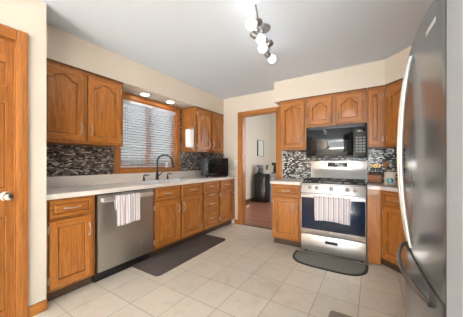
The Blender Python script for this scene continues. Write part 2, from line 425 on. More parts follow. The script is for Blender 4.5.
b.box(3.1, 3.2, -6.1, 0.83, 0, ZC)
struct(b.build('wall_side', WALL, smooth=False))
# next room
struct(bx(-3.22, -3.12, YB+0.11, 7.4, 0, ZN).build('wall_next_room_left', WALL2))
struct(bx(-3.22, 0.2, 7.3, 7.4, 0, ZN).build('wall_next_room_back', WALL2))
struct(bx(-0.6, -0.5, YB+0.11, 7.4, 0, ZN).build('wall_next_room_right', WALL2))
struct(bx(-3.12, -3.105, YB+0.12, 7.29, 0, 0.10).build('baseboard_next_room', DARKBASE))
# soffits
struct(bx(XL+0.001, XU, YN+0.001, YB-0.001, ZU1, ZC-0.001).build('ceiling_soffit_left', WALL))
b = B().prism([(-1.314, 3.228), (0.14, 3.228), (0.54, 2.828), (0.54, 1.76), (XR-0.001, 1.76), (XR-0.001, YB-0.001), (-1.314, YB-0.001)], 'z', ZU1, ZC-0.001)
struct(b.build('ceiling_soffit_right', WALL, smooth=False))
# doorway casing
b = B(); b.box(DX0-0.088, DX0-0.004, YB-0.018, YB-0.001, 0, DZ+0.064, bev=0.003); b.box(DX1+0.004, DX1+0.10, YB-0.018, YB-0.001, 0, DZ+0.064, bev=0.003)
b.box(DX0-0.004, DX0+0.014, YB-0.001, YB+0.115, 0, DZ); b.box(DX1-0.014, DX1+0.004, YB-0.001, YB+0.115, 0, DZ)
struct(b.build('trim_1', OAK_CASE))
b = B(); b.box(DX0-0.004, DX1+0.004, YB-0.018, YB-0.001, DZ-0.002, DZ+0.064, bev=0.003); b.box(DX0, DX1, YB-0.001, YB+0.115, DZ-0.016, DZ)
struct(b.build('trim_2', OAK_H))
struct(bx(DX0+0.014, DX1-0.014, YB-0.005, YB+0.05, -0.001, 0.004).build('trim_3', DARKBASE))
struct(bx(XF+0.0, DX0-0.09, YB-0.013, YB-0.001, 0, 0.085, bev=0.003).build('baseboard_back', OAK_H))
struct(bx(-2.219, -2.205, 0.566, YN+0.004, 0, 0.085, bev=0.004).build('baseboard_pantry', OAK_Y))
# pantry door casing, jamb and door
b = B()
b.box(-2.219, -2.200, PY1-0.004, 0.565, 0, PZ+0.075, bev=0.004); b.box(-2.219, -2.200, PY0-0.082, PY0+0.006, 0, PZ+0.075, bev=0.004)
b.box(-2.40, -2.219, PY1-0.012, PY1, 0, PZ); b.box(-2.40, -2.219, PY0, PY0+0.012, 0, PZ)
struct(b.build('trim_4', OAK_CASE))
b = B(); b.box(-2.219, -2.201, PY0+0.006, PY1-0.006, PZ-0.006, PZ+0.074, bev=0.004); b.box(-2.40, -2.219, PY0+0.012, PY1-0.012, PZ-0.012, PZ)
struct(b.build('trim_5', OAK_Y))
dr = bpy.data.objects.new('door_1', None); COL.objects.link(dr); dr.location = (-2.252, PY0+0.014, 0); dr.rotation_euler = (0, 0, PI/2)
dr['kind'] = 'structure'; dr['label'] = 'oak six panel pantry door with a satin knob'; 
W = PY1-PY0-0.020
b = B(); b.box(0, W, 0.006, 0.036, 0.008, PZ-0.014)
b.build('door_leaf', OAK_DOOR, dr)
for (za, zb) in ((0.10, 0.80), (0.98, 1.62), (1.72, 1.96)):
    for (xa, xb) in ((0.036, W/2-0.02), (W/2+0.02, W-0.036)):
        door_mesh(xa, xb, za, zb, 0.010, 0.05 if zb > 1.9 else 0.0, 0.018, 0.03).build('door_panel', [OAK_DOOR, OAK_H, GROOVE_SHADE], dr).location = (0, 0.006, 0)
b = B(); b.box(0, 0.04, -0.012, 0.006, 0.008, PZ-0.014); b.box(W-0.04, W, -0.012, 0.006, 0.008, PZ-0.014)
for za, zb in ((0.008, 0.105), (0.795, 0.985), (1.615, 1.725), (1.955, PZ-0.014)): b.box(0.04, W-0.04, -0.012, 0.006, za, zb)
b.build('door_frame', OAK_DOOR, dr)
b = B().lathe([(0.033, 0), (0.033, -0.006), (0.014, -0.012), (0.012, -0.04), (0.026, -0.05), (0.031, -0.064), (0.024, -0.078), (0.006, -0.082)], W-0.048, -0.012, 0.937, 24, 'y')
b.build('door_knob', CHROME, dr)
bx(W+0.004, W+0.012, -0.02, -0.004, 0.90, 0.97).build('strike_plate', PEWTER, dr)

# window over the sink: casing, jambs, sashes, glass
wn = bpy.data.objects.new('window_1', None); COL.objects.link(wn); wn.location = (XL, WY0, WZ0); wn.rotation_euler = (0, 0, PI/2); wn['kind'] = 'structure'
wn['label'] = 'oak framed window over the sink'
w, h = WY1-WY0, WZ1-WZ0
b = B(); b.box(-0.07, 0, -0.02, -0.001, -0.07, h+0.075, bev=0.004); b.box(w, w+0.07, -0.02, -0.001, -0.07, h+0.075, bev=0.004); b.build('casing', OAK_CASE, wn)
b = B(); b.box(0, w, -0.02, -0.001, h, h+0.075, bev=0.004); b.box(0, w, -0.02, -0.001, -0.07, -0.012, bev=0.004); b.build('head_casing', OAK_H, wn)
b = B(); b.box(-0.075, w+0.075, -0.035, 0.09, -0.016, 0.002, bev=0.004); b.build('sill', OAK_H, wn)
b = B(); b.box(0, 0.016, -0.001, 0.099, 0, h); b.box(w-0.016, w, -0.001, 0.099, 0, h); b.box(0.016, w-0.016, -0.001, 0.099, h-0.016, h); b.build('jamb', OAK_V, wn)
b = B()
for xa, xb in ((0.016, 0.06), (w/2-0.045, w/2+0.045), (w-0.06, w-0.016)): b.box(xa, xb, 0.05, 0.085, 0.002, h-0.016)
b.box(0.06, w-0.06, 0.05, 0.085, 0.002, 0.05); b.box(0.06, w-0.06, 0.05, 0.085, h-0.06, h-0.016); b.build('sash', OAK_V, wn)
for xa, xb in ((0.06, w/2-0.045), (w/2+0.045, w-0.06)): bx(xa, xb, 0.066, 0.07, 0.05, h-0.06).build('pane', GLASS, wn)

struct(bx(-9.0, -3.4, -6, 10, -0.3, -0.2).build('ground', mat('outdoor_ground', S(62, 64, 56), 0.9)))
struct(bx(-8.2, -8.0, -6, 10, -0.2, 5.2).build('wall_outside', mat('outdoor_siding', S(112, 110, 112), 0.8)))
# tiled splashbacks
def splash(name, loc, rz, w, z0, z1, m):
    o = struct(bx(0, w, -0.008, -0.0005, z0, z1).build(name, m)); o.location = loc; o.rotation_euler = (0, 0, math.radians(rz)); return o
splash('wall_tile_left', (XL, YN+0.001, 0), 90, 1.555-YN, 1.03, ZU0-0.001, MOSAIC)
splash('wall_tile_corner', (XL, 2.692, 0), 90, 3.545-2.692, 1.03, ZU0-0.001, MOSAIC)
splash('wall_tile_strip', (XL, 2.692, 0), 90, 0.05, ZU0, ZU1-0.001, MOSAIC)
splash('wall_tile_end', (XL+0.009, YB, 0), 0, 0.33, 1.03, ZU0-0.001, MOSAIC)
splash('wall_tile_back', (-1.285, YB, 0), 0, 0.485, 0.916, ZU0-0.001, MOSAIC2)
splash('wall_tile_range', (-0.80, YB, 0), 0, 0.76, 0.80, 1.26, MOSAIC2)
splash('wall_tile_right', (-0.038, YB, 0), 0, 1.08, 0.916, ZU0-0.001, MOSAIC2)

# ------------------------------------------------------------------ cabinets on the sink wall
t = base_cabinet('oak base cabinet, one drawer over one door, between the pantry wall and the dishwasher', (XF, YN+0.002, 0), 90, 1.061-YN-0.004)
w = 1.061-YN-0.004
add_drawer(t, 0.025, w-0.03, 0.715, 0.855, 0.11)
add_door(t, 0.025, w-0.03, 0.13, 0.69, 0, -1, 'high')
t = base_cabinet('oak sink base cabinet with two false drawers above a pair of doors, under the sink', (XF, 1.695, 0), 90, 0.914, 0.585, hollow=True)
for (xa, xb, hs) in ((0.03, 0.435, -1), (0.48, 0.885, 1)):
    add_drawer(t, xa, xb, 0.715, 0.855, 0.10); add_door(t, xa, xb, 0.13, 0.69, 0, hs, 'high')
t = base_cabinet('narrow oak drawer stack of four drawers, third cabinet along from the dishwasher', (XF, 2.611, 0), 90, 0.43)
for za, zb in ((0.735, 0.855), (0.585, 0.715), (0.435, 0.565), (0.13, 0.415)): add_drawer(t, 0.03, 0.40, za, zb, 0.09)
t = base_cabinet('oak base cabinet with drawer over door in the corner beneath the black countertop oven', (XF, 3.043, 0), 90, YB-3.043-0.002)
add_drawer(t, 0.03, 0.47, 0.715, 0.855, 0.10); add_door(t, 0.03, 0.47, 0.13, 0.69, 0, -1, 'high')

t = upper_cabinet('oak wall cabinet with two arched doors between the pantry wall and the window', (XU, YN+0.002, 0), 90, 1.489-YN-0.002, ZU0, ZU1)
add_door(t, 0.03, 0.385, ZU0+0.03, ZU1-0.05, 0.055, -1, 'low'); add_door(t, 0.425, 0.775, ZU0+0.03, ZU1-0.05, 0.055, 1, 'low')
t = upper_cabinet('oak wall cabinet with two arched doors right of the window, above the black countertop oven', (XU, 2.745, 0), 90, YB-2.747, ZU0, ZU1)
add_door(t, 0.035, 0.385, ZU0+0.03, ZU1-0.05, 0.05, -1, 'low'); add_door(t, 0.43, 0.785, ZU0+0.03, ZU1-0.05, 0.05, 1, 'low')

# worktop with a cut-out for the sink
SX0, SX1, SY0, SY1 = -2.76, -2.33, 1.74, 2.56
ct = thing('countertop', 'long pale laminate worktop with low upstand running along the sink wall', 'countertop', (0, 0, 0))
b = B()
for a in ((XL+0.001, XF+0.025, YN+0.002, SY0, 0.873, 0.914), (XL+0.001, XF+0.025, SY1, YB-0.002, 0.873, 0.914), (XL+0.001, SX0, SY0, SY1, 0.873, 0.914), (SX1, XF+0.025, SY0, SY1, 0.873, 0.914)): b.box(*a)
b.build('top', LAM, ct, smooth=False)
bx(XL+0.001, XL+0.02, YN+0.002, YB-0.022, 0.914, 1.03, bev=0.004).build('upstand', LAM, ct)
bx(XL+0.001, XF+0.02, YB-0.021, YB-0.001, 0.914, 1.03, bev=0.004).build('end_upstand', LAM, ct)

# sink
sk = thing('kitchen_sink', 'steel double bowl sink set into the pale worktop below the window', 'sink', (0, 0, 0))
b = B(); mid = (SY0+SY1)/2
for a in ((SX0-0.015, SX1+0.015, SY0-0.015, SY0+0.02), (SX0-0.015, SX1+0.015, SY1-0.02, SY1+0.015), (SX0-0.015, SX0+0.05, SY0+0.02, SY1-0.02), (SX1-0.02, SX1+0.015, SY0+0.02, SY1-0.02), (SX0+0.05, SX1-0.02, mid-0.015, mid+0.015)):
    b.box(*a, 0.9145, 0.922, bev=0.002)
b.build('rim', SINKSTEEL, sk)
for ya, yb_ in ((SY0+0.02, mid-0.015), (mid+0.015, SY1-0.02)):
    b = B(); x0, x1 = SX0+0.05, SX1-0.02
    for a in ((x0, x0+0.004, ya, yb_, 0.74, 0.915), (x1-0.004, x1, ya, yb_, 0.74, 0.915), (x0, x1, ya, ya+0.004, 0.74, 0.915), (x0, x1, yb_-0.004, yb_, 0.74, 0.915), (x0, x1, ya, yb_, 0.735, 0.74)): b.box(*a)
    bo = b.build('bowl', SINKSTEEL, sk)
    B().lathe([(0.04, 0), (0.04, 0.004), (0.02, 0.006)], (x0+x1)/2, (ya+yb_)/2, 0.74, 16).build('drain', CHROME, bo)
# faucet
fx, fy = -2.735, 2.14
fa = thing('faucet', 'black gooseneck kitchen faucet standing behind the sink', 'faucet', (fx, fy, 0.922))
B().lathe([(0.03, 0), (0.03, 0.008), (0.021, 0.015), (0.020, 0.10), (0.014, 0.112)], 0, 0, 0, 16).build('base', GUNMETAL, fa)
pts = [(0, 0, 0.10), (0, 0, 0.2), (0, 0, 0.265)]
dxy = Vector((0.76, 0.65, 0)).normalized(); R = 0.108
for i in range(1, 13):
    a = PI*i/12*0.94; pts.append(tuple(dxy*(R-R*math.cos(a))+Vector((0, 0, 0.265+R*math.sin(a)))))
B().tube(pts, 0.0125, 10).build('neck', GUNMETAL, fa)
p = Vector(pts[-1]); B().tube([p, p+Vector((0.012, 0.006, -0.05)), p+Vector((0.022, 0.01, -0.11))], [0.014, 0.017, 0.019], 12).build('spray_head', GUNMETAL, fa)
B().tube([(0.0, 0.02, 0.06), (0.0, 0.05, 0.075), (0.01, 0.10, 0.12)], [0.01, 0.008, 0.006], 8).build('lever', GUNMETAL, fa)
def dispenser(y, label):
    d = thing('soap_dispenser', label, 'soap dispenser', (-2.735, y, 0.922))
    B().lathe([(0.02, 0), (0.02, 0.006), (0.013, 0.012), (0.012, 0.05)], 0, 0, 0, 14).build('base', BLACK, d)
    B().tube([(0, 0, 0.045), (0, 0, 0.075), (0.015, 0.01, 0.083), (0.07, 0.03, 0.078)], [0.008, 0.009, 0.009, 0.006], 10).build('spout', BLACK, d)
dispenser(1.915, 'small black soap dispenser near the dishwasher end of the sink')
dispenser(2.335, 'small black soap dispenser right of the faucet, toward the corner')
o = B().lathe([(0.012, 0), (0.02, 0.004), (0.016, 0.02), (0.009, 0.03), (0.017, 0.045), (0.02, 0.06), (0.012, 0.075), (0.003, 0.08)], 0, 0, 0, 14).build('ornament', PAPER)
o.location = (XL+0.020, 2.40, WZ0+0.003); tag(o, 'tiny white ornament on the window sill behind the faucet', 'ornament')

# blinds
bl = thing('window_blind', 'white horizontal slat blind hanging in the window over the sink', 'blind', (XL+0.0, WY0+0.02, WZ0), 90)
w = WY1-WY0-0.04; h = WZ1-WZ0
bx(0, w, -0.012, 0.044, h-0.062, h-0.018, bev=0.003).build('headrail', SLAT, bl)
b = B(); n = 23
for i in range(n):
    z = 0.05+(h-0.13)*i/(n-1); a = math.radians(24)
    cy = 0.020; hw = 0.0215
    pr = []
    for k in range(5):
        s_ = (k/4-0.5)*2; yy = s_*hw; cv = 0.003*(1-s_*s_)
        pr.append((cy+yy*math.cos(a)-cv*math.sin(a)*0, z-yy*math.sin(a)+cv))
    poly = pr+[(p[0], p[1]-0.0022) for p in pr[::-1]]
    b.prism(poly, 'x', 0.004, w-0.004)
b.build('slats', SLAT, bl, smooth=False)
bx(0.004, w-0.004, 0.004, 0.036, 0.012, 0.03, bev=0.003).build('bottom_rail', SLAT, bl)
for x in (0.12, w/2, w-0.12): B().tube([(x, -0.006, 0.02), (x, -0.006, h-0.06)], 0.0012, 6).build('ladder_cord', WHITE, bl)
B().tube([(0.07, -0.014, h-0.05), (0.07, -0.018, h-0.55)], 0.004, 8).build('tilt_wand', WHITE, bl)

# recessed lights in the soffit
for y, lb in ((1.90, 'round recessed light in the soffit above the window, the one nearer the pantry wall'), (2.345, 'round recessed light in the soffit above the window, the one nearer the corner')):
    t = thing('recessed_light', lb, 'ceiling light', (-2.69, y, ZU1), 0, 'recessed lights over the sink')
    B().lathe([(0.072, -0.001), (0.07, -0.008), (0.056, -0.010), (0.054, -0.001)], 0, 0, 0, 28).build('trim_ring', WHITE, t)
    B().lathe([(0.054, -0.0015), (0.053, -0.006), (0.03, -0.0105), (0.002, -0.012)], 0, 0, 0, 28).build('lens', DOWNLIGHT, t)

# paper towel holder
t = thing('paper_towel_holder', 'upright paper towel holder on the side of the wall cabinet right of the window', 'paper towel holder', (-2.583, 2.745-0.078, 1.425))
B().lathe([(0.0695, 0.016), (0.0705, 0.03), (0.0705, 0.29), (0.0695, 0.30), (0.022, 0.30), (0.022, 0.016)], 0, 0, 0, 28).build('paper_roll', PAPER, t)
b = B().tube([(0, 0.077, 0.33), (0, 0.03, 0.335), (0, 0, 0.332), (0, 0, 0.0), (0, 0.03, -0.003), (0, 0.077, 0.0)], 0.0055, 8); b.lathe([(0.03, 0.004), (0.03, 0.012), (0.006, 0.014)], 0, 0, 0, 18); b.build('rod', PEWTER, t)
bx(-0.02, 0.02, 0.070, 0.0791, -0.02, 0.35, bev=0.003).build('mounting_plate', PEWTER, t)

# dishwasher
DWY = 1.064
dw = thing('dishwasher', 'stainless dishwasher built in between two oak base cabinets', 'dishwasher', (XF, DWY, 0), 90)
W = 0.626
bx(0.004, W-0.004, 0.0, 0.56, 0.10, 0.868).build('body', BLACK, dw)
bx(0.004, W-0.004, 0.05, 0.5, 0.0, 0.10).build('toe_kick', BLACK, dw)
d = bx(0.005, W-0.005, -0.03, -0.0005, 0.115, 0.862, bev=0.004).build('door', STEEL_DW, dw)
b = B().box(0.03, W-0.03, -0.078, -0.058, 0.792, 0.836, bev=0.008)
for x in (0.03, W-0.065): b.box(x, x+0.035, -0.062, -0.029, 0.796, 0.832, bev=0.004)
b.build('handle', STEEL, d)
B().lathe([(0.016, 0), (0.016, -0.002), (0.013, -0.003), (0.002, -0.003)], W*0.74, -0.03, 0.275, 20, 'y').build('badge', CHROME, d)

def towel(name_label, loc, rz, x0, x1, ztop, zbot_f, zbot_b, barhalf, seed):
    rnd = random.Random(seed); ph = [rnd.uniform(0, 6.28) for _ in range(4)]
    t = barhalf
    path = [(-t, zbot_f)]
    n1 = 14
    for i in range(1, n1): path.append((-t, zbot_f+(ztop-zbot_f)*i/n1))
    for i in range(0, 9):
        a = PI*i/8; path.append((-t*math.cos(a), ztop+t*0.55*math.sin(a)))
    for i in range(1, 10): path.append((t, ztop-(ztop-zbot_b)*i/9))
    n = len(path)-1
    def f(u, v):
        k = v*n; i = min(int(k), n-1); fr = k-i
        y = path[i][0]*(1-fr)+path[i+1][0]*fr; z = path[i][1]*(1-fr)+path[i+1][1]*fr
        drop = max(0, (ztop-z))/(ztop-zbot_f)
        wv = (math.sin(u*17+ph[0])*0.0035+math.sin(u*31+ph[1])*0.002)*min(1, drop*1.5)
        sq = 1-0.05*drop
        x = (x0+x1)/2+(u-0.5)*(x1-x0)*sq+0.006*math.sin(z*9+ph[2])*drop
        return (x, y-abs(0.006*drop) + wv if y < 0 else y-wv*0.2, z+0.008*math.sin(u*5+ph[3])*(drop > 0.95))
    b = B().grid(f, 40, n)
    bmesh.ops.recalc_face_normals(b.bm, faces=list(b.bm.faces))
    r = bmesh.ops.solidify(b.bm, geom=list(b.bm.faces), thickness=0.003)
    o = b.build('tea_towel', TOWEL); o.location = loc; o.rotation_euler = (0, 0, math.radians(rz))
    tag(o, name_label, 'towel'); return o
towel('striped tea towel hanging over the dishwasher handle', (XF+0.068, DWY, 0), 90, 0.15, 0.41, 0.838, 0.545, 0.70, 0.0185, 3)

# ------------------------------------------------------------------ cooking wall
t = base_cabinet('oak base cabinet with drawer over door between the doorway and the range', (-1.231, 2.948, 0), 0, 0.421, 0.605)
add_drawer(t, 0.03, 0.39, 0.715, 0.855, 0.10); add_door(t, 0.03, 0.39, 0.13, 0.69, 0, -1, 'high')
o = bx(-1.256, -0.812, 2.923, YB-0.009, 0.873, 0.914, bev=0.004).build('countertop', LAM); tag(o, 'short pale laminate worktop between the doorway and the range', 'countertop')

def rot_local(pts, loc, rz):
    c, s = math.cos(math.radians(-rz)), math.sin(math.radians(-rz))
    return [((x-loc[0])*c-(y-loc[1])*s, (x-loc[0])*s+(y-loc[1])*c) for x, y in pts]
loc = (0.09, 2.948, 0)
t = thing('corner_base_cabinet', 'angled oak corner base cabinet between the range and the refrigerator', 'cabinet', loc, -45)
P = [(-0.042, 2.948), (0.09, 2.948), (0.43, 2.608), (0.43, 1.80), (XR-0.002, 1.80), (XR-0.002, YB-0.01), (-0.042, YB-0.01)]
B().prism(rot_local(P, loc, -45), 'z', 0.10, 0.872).build('body', OAK_FRAME, t, smooth=False)
P2 = [(-0.042, 3.018), (0.12, 3.018), (0.50, 2.638), (0.50, 1.82), (XR-0.03, 1.82), (XR-0.03, YB-0.03), (-0.042, YB-0.03)]
B().prism(rot_local(P2, loc, -45), 'z', 0.0, 0.10).build('toe_kick', TOE, t, smooth=False)
b = B().prism(rot_local([(-0.040, 2.940), (0.086, 2.940), (0.091, 2.9475), (-0.040, 2.9475)], loc, -45), 'z', 0.02, 0.87); b.build('filler_panel', OAK_V, t)
add_drawer(t, 0.035, 0.445, 0.715, 0.855, 0.10); add_door(t, 0.035, 0.445, 0.13, 0.69, 0, -1, 'high')
b = B().prism([(-0.042, 2.923), (0.08, 2.923), (0.405, 2.598), (0.405, 1.797), (XR-0.002, 1.797), (XR-0.002, YB-0.009), (-0.042, YB-0.009)], 'z', 0.873, 0.914, bev=0.004)
tag(b.build('countertop', LAM), 'pale laminate corner worktop between the range and the refrigerator', 'countertop')

t = upper_cabinet('tall oak wall cabinet with one arched door between the doorway and the microwave', (-1.215, 3.228, 0), 0, 0.404, ZU0, ZU1, 0.32)
add_door(t, 0.03, 0.375, ZU0+0.03, ZU1-0.05, 0.045, -1, 'low', hinges=False)
t = upper_cabinet('short oak wall cabinet with two arched doors above the microwave', (-0.81, 3.228, 0), 0, 0.762, 1.69, ZU1, 0.32)
add_door(t, 0.03, 0.345, 1.72, ZU1-0.05, 0.06, -1, None); add_door(t, 0.40, 0.715, 1.72, ZU1-0.05, 0.06, 1, None)
for ch, hx in zip([c for c in t.children if c.name.startswith('door')], (0.320, 0.428)): pull(ch, hx, -0.02, 1.80, True, 0.085)
t = upper_cabinet('narrow oak wall cabinet with one door right of the microwave', (-0.047, 3.228, 0), 0, 0.186, ZU0, ZU1, 0.32)
add_door(t, 0.012, 0.158, ZU0+0.03, ZU1-0.05, 0.0, 1, None, rail=0.045)
loc = (0.14, 3.228, 0)
t = thing('corner_upper_cabinet', 'angled oak corner wall cabinet between the range and the refrigerator', 'cabinet', loc, -45)
P = [(0.142, 3.228), (0.54, 2.828), (0.54, 1.795), (XR-0.002, 1.795), (XR-0.002, YB-0.01), (0.142, YB-0.01)]
B().prism(rot_local(P, loc, -45), 'z', ZU0, ZU1-0.016).build('body', OAK_FRAME, t, smooth=False)
bx(0.0, 0.56, -0.012, 0.01, ZU1-0.016, ZU1-0.001).build('top_trim', OAK_T, t)
add_door(t, 0.04, 0.53, ZU0+0.03, ZU1-0.05, 0.05, -1, 'low')

# range
RX0, RX1 = -0.804, -0.05
rg = thing('gas_range', 'stainless gas range with black oven glass below the microwave', 'range', (RX0, 2.931, 0), 0)
W = RX1-RX0
bx(0.002, W-0.002, 0.01, 0.60, 0.03, 0.895).build('body', BLACK, rg)
b = B()
for x in (0.03, W-0.07):
    for y in (0.05, 0.52): B().lathe([(0.018, 0), (0.018, 0.03)], x+0.02, y, 0, 10).build('foot', BLACK, rg)
d = bx(0.004, W-0.004, -0.025, 0.01, 0.035, 0.243, bev=0.004).build('drawer', STEEL, rg)
b = B(); b.box(W/2-0.075, W/2+0.075, -0.027, -0.02, 0.155, 0.20, bev=0.002); b.build('recessed_pull', GREYPLASTIC, d)
B().box(W/2-0.065, W/2+0.065, -0.0285, -0.024, 0.162, 0.185, bev=0.001).build('pull_slot', BLACKMATTE, d)
d = bx(0.004, W-0.004, -0.025, 0.01, 0.255, 0.775, bev=0.004).build('oven_door', STEEL, rg)
bx(0.012, W-0.012, -0.029, -0.022, 0.318, 0.722, bev=0.002).build('oven_window', OVENGLASS, d)
b = B().tube([(0.025, -0.068, 0.748), (W-0.025, -0.068, 0.748)], 0.0135, 12)
for x in (0.05, W-0.05): b.box(x-0.013, x+0.013, -0.066, -0.024, 0.738, 0.758, bev=0.003)
b.build('handle', CHROME, d)
B().lathe([(0.014, 0), (0.014, -0.002), (0.011, -0.003), (0.002, -0.003)], W/2, -0.025, 0.287, 20, 'y').build('badge', CHROME, d)
cp = B().prism([(-0.03, 0.785), (0.015, 0.905), (0.08, 0.905), (0.08, 0.785)], 'x', 0.002, W-0.002, bev=0.003).build('control_panel', STEEL, rg)
nrm = Vector((0, -0.12, 0.045)).normalized()
for x in (-0.685, -0.603, -0.43, -0.252, -0.167):
    c = Vector((x-RX0, -0.006, 0.849)); 
    M = Matrix.Translation(c) @ Vector((0, 0, 1)).rotation_difference(nrm).to_matrix().to_4x4()
    k = B().lathe([(0.027, 0), (0.027, 0.005), (0.023, 0.009), (0.021, 0.03), (0.018, 0.033), (0.002, 0.033)], seg=20).xf(M).build('knob', PEWTER, rg)
    B().box(-0.003, 0.003, -0.020, 0.020, 0.033, 0.036).xf(M).build('knob_mark', BLACKMATTE, k)
bx(0.002, W-0.002, 0.03, 0.60, 0.895, 0.915, bev=0.004).build('cooktop', BLACK, rg)
for (x, y) in ((0.14, 0.17), (0.14, 0.43), (W/2, 0.30), (W-0.14, 0.17), (W-0.14, 0.43)):
    B().lathe([(0.05, 0.915), (0.05, 0.925), (0.032, 0.927), (0.032, 0.935), (0.004, 0.936)], x, y, 0, 20).build('burner', BLACKMATTE, rg)
for i in range(3):
    x0 = 0.012+i*(W-0.024)/3+0.003; x1 = 0.012+(i+1)*(W-0.024)/3-0.003; b = B(); z0, z1 = 0.937, 0.952
    b.box(x0, x1, 0.045, 0.06, z0, z1); b.box(x0, x1, 0.545, 0.56, z0, z1); b.box(x0, x0+0.014, 0.06, 0.545, z0, z1); b.box(x1-0.014, x1, 0.06, 0.545, z0, z1)
    b.box((x0+x1)/2-0.006, (x0+x1)/2+0.006, 0.06, 0.545, z0, z1); b.box(x0+0.014, x1-0.014, 0.165, 0.177, z0, z1); b.box(x0+0.014, x1-0.014, 0.295, 0.307, z0, z1); b.box(x0+0.014, x1-0.014, 0.425, 0.437, z0, z1)
    for xx in (x0, x1-0.014):
        for yy in (0.045, 0.546): b.box(xx, xx+0.014, yy, yy+0.014, 0.915, z0)
    b.build('grate', BLACKMATTE, rg)
bg = B().prism([(0.545, 0.915), (0.545, 1.03), (0.535, 1.05), (0.535, 1.20), (0.555, 1.21), (0.60, 1.21), (0.60, 0.915)], 'x', 0.002, W-0.002, bev=0.003).build('backguard', STEEL, rg)
bx(W/2-0.13, W/2+0.13, 0.531, 0.536, 1.115, 1.185, bev=0.001).build('display', DISPLAY, bg)
b = B(); 
for x in (-0.018, 0.0, 0.018): b.box(W/2+x-0.006, W/2+x+0.006, 0.529, 0.532, 1.155, 1.172)
b.build('clock_digits', DIGITS, bg)
b = B()
for x in (-0.11, -0.09, -0.07, -0.05, 0.05, 0.07, 0.09, 0.11):
    for z in (1.13, 1.16): b.box(W/2+x-0.005, W/2+x+0.005, 0.529, 0.532, z-0.003, z+0.003)
b.build('buttons', BUTTON, bg)
towel('striped tea towel hanging over the oven door handle of the range', (RX0, 2.931-0.068, 0), 0, 0.185, 0.60, 0.752, 0.455, 0.60, 0.019, 5)

# microwave
mw = thing('microwave_oven', 'black over-the-range microwave below the short oak wall cabinet', 'microwave', (-0.804, 3.208, 1.245), 0)
W, H = 0.756, 0.435
bx(0.0, W, 0.012, 0.34, 0.0, H).build('body', BLACK, mw)
bx(0.0, W, -0.02, 0.012, H-0.042, H, bev=0.004).build('vent_grille', BLACK, mw)
b = B()
for i in range(4): b.box(0.03, W-0.03, -0.024, -0.019, H-0.036+i*0.009, H-0.033+i*0.009)
b.build('vent_slats', GREYPLASTIC, mw)
d = bx(0.002, 0.60, -0.028, 0.012, 0.03, H-0.044, bev=0.006).build('door', GLOSSBLACK, mw)
bx(0.035, 0.545, -0.031, -0.026, 0.075, H-0.085, bev=0.003).build('window', GLOSSBLACK, d)
b = B().tube([(0.575, -0.03, 0.07), (0.575, -0.062, 0.10), (0.575, -0.066, H/2-0.01), (0.575, -0.062, H-0.12), (0.575, -0.03, H-0.09)], 0.011, 10); b.build('handle', BLACK, d)
c = bx(0.604, W-0.002, -0.024, 0.012, 0.03, H-0.044, bev=0.004).build('control_panel', BLACK, mw)
bx(0.625, W-0.02, -0.0265, -0.022, H-0.105, H-0.065, bev=0.001).build('display', DISPLAY, c)
b = B()
for r in range(6):
    for q in range(3): b.box(0.628+q*0.04, 0.658+q*0.04, -0.026, -0.0225, 0.065+r*0.036, 0.085+r*0.036, bev=0.001)
b.build('keypad', GREYPLASTIC, c)
b = bx(0.0, W, -0.02, 0.012, 0.0, 0.026, bev=0.003); b.build('lower_trim', BLACK, mw)
b = B()
for x in (0.08, 0.25, 0.42, 0.60): b.box(x, x+0.05, -0.022, -0.018, 0.008, 0.018)
b.build('trim_highlights', BUTTON, mw)  # pale blocks paint the silvery highlights along the lower edge

# knife block and knives
kb = thing('knife_block', 'wooden knife block on the corner worktop beside the range', 'knife block', (0.04, 3.34, 0.914), -8)
B().prism([(-0.055, 0.0), (0.055, 0.0), (0.055, 0.135), (-0.055, 0.10)], 'x', -0.075, 0.075, bev=0.004).build('block', WOODBLK, kb)
bx(-0.076, 0.076, -0.056, -0.052, 0.0, 0.012).build('foot', BLACK, kb)
c8, s8 = math.cos(math.radians(-8)), math.sin(math.radians(-8))
k0 = None
for i in range(9):
    row = i >= 5; x = -0.058+0.029*(i if not row else i-5)+(0.014 if row else 0); y = -0.028 if not row else 0.025
    zb = 0.914+0.10+(0.018 if not row else 0.034)-0.008
    L = (0.040, 0.075)[row]
    lc = (0.04+x*c8-y*s8, 3.34+x*s8+y*c8, zb-0.001)
    lb = ('black handled kitchen knife in the lower row of the knife block', 'pale yellow capped tall kitchen knife in the upper row of the knife block')[row]
    if i in (0, 5):
        k0 = thing('kitchen_knife', lb, 'knife', lc, -8, ('knives in the lower row of the block', 'knives in the upper row of the block')[row])
        bx(-0.009, 0.009, -0.006, 0.006, 0, L, bev=0.003).build('handle', BLACK, k0)
        bx(-0.0095, 0.0095, -0.0065, 0.0065, L, L+(0.006 if not row else 0.045), bev=0.002).build('end_cap', CHROME if not row else YELLOWCAP, k0)
    else:
        dup(k0, lc)
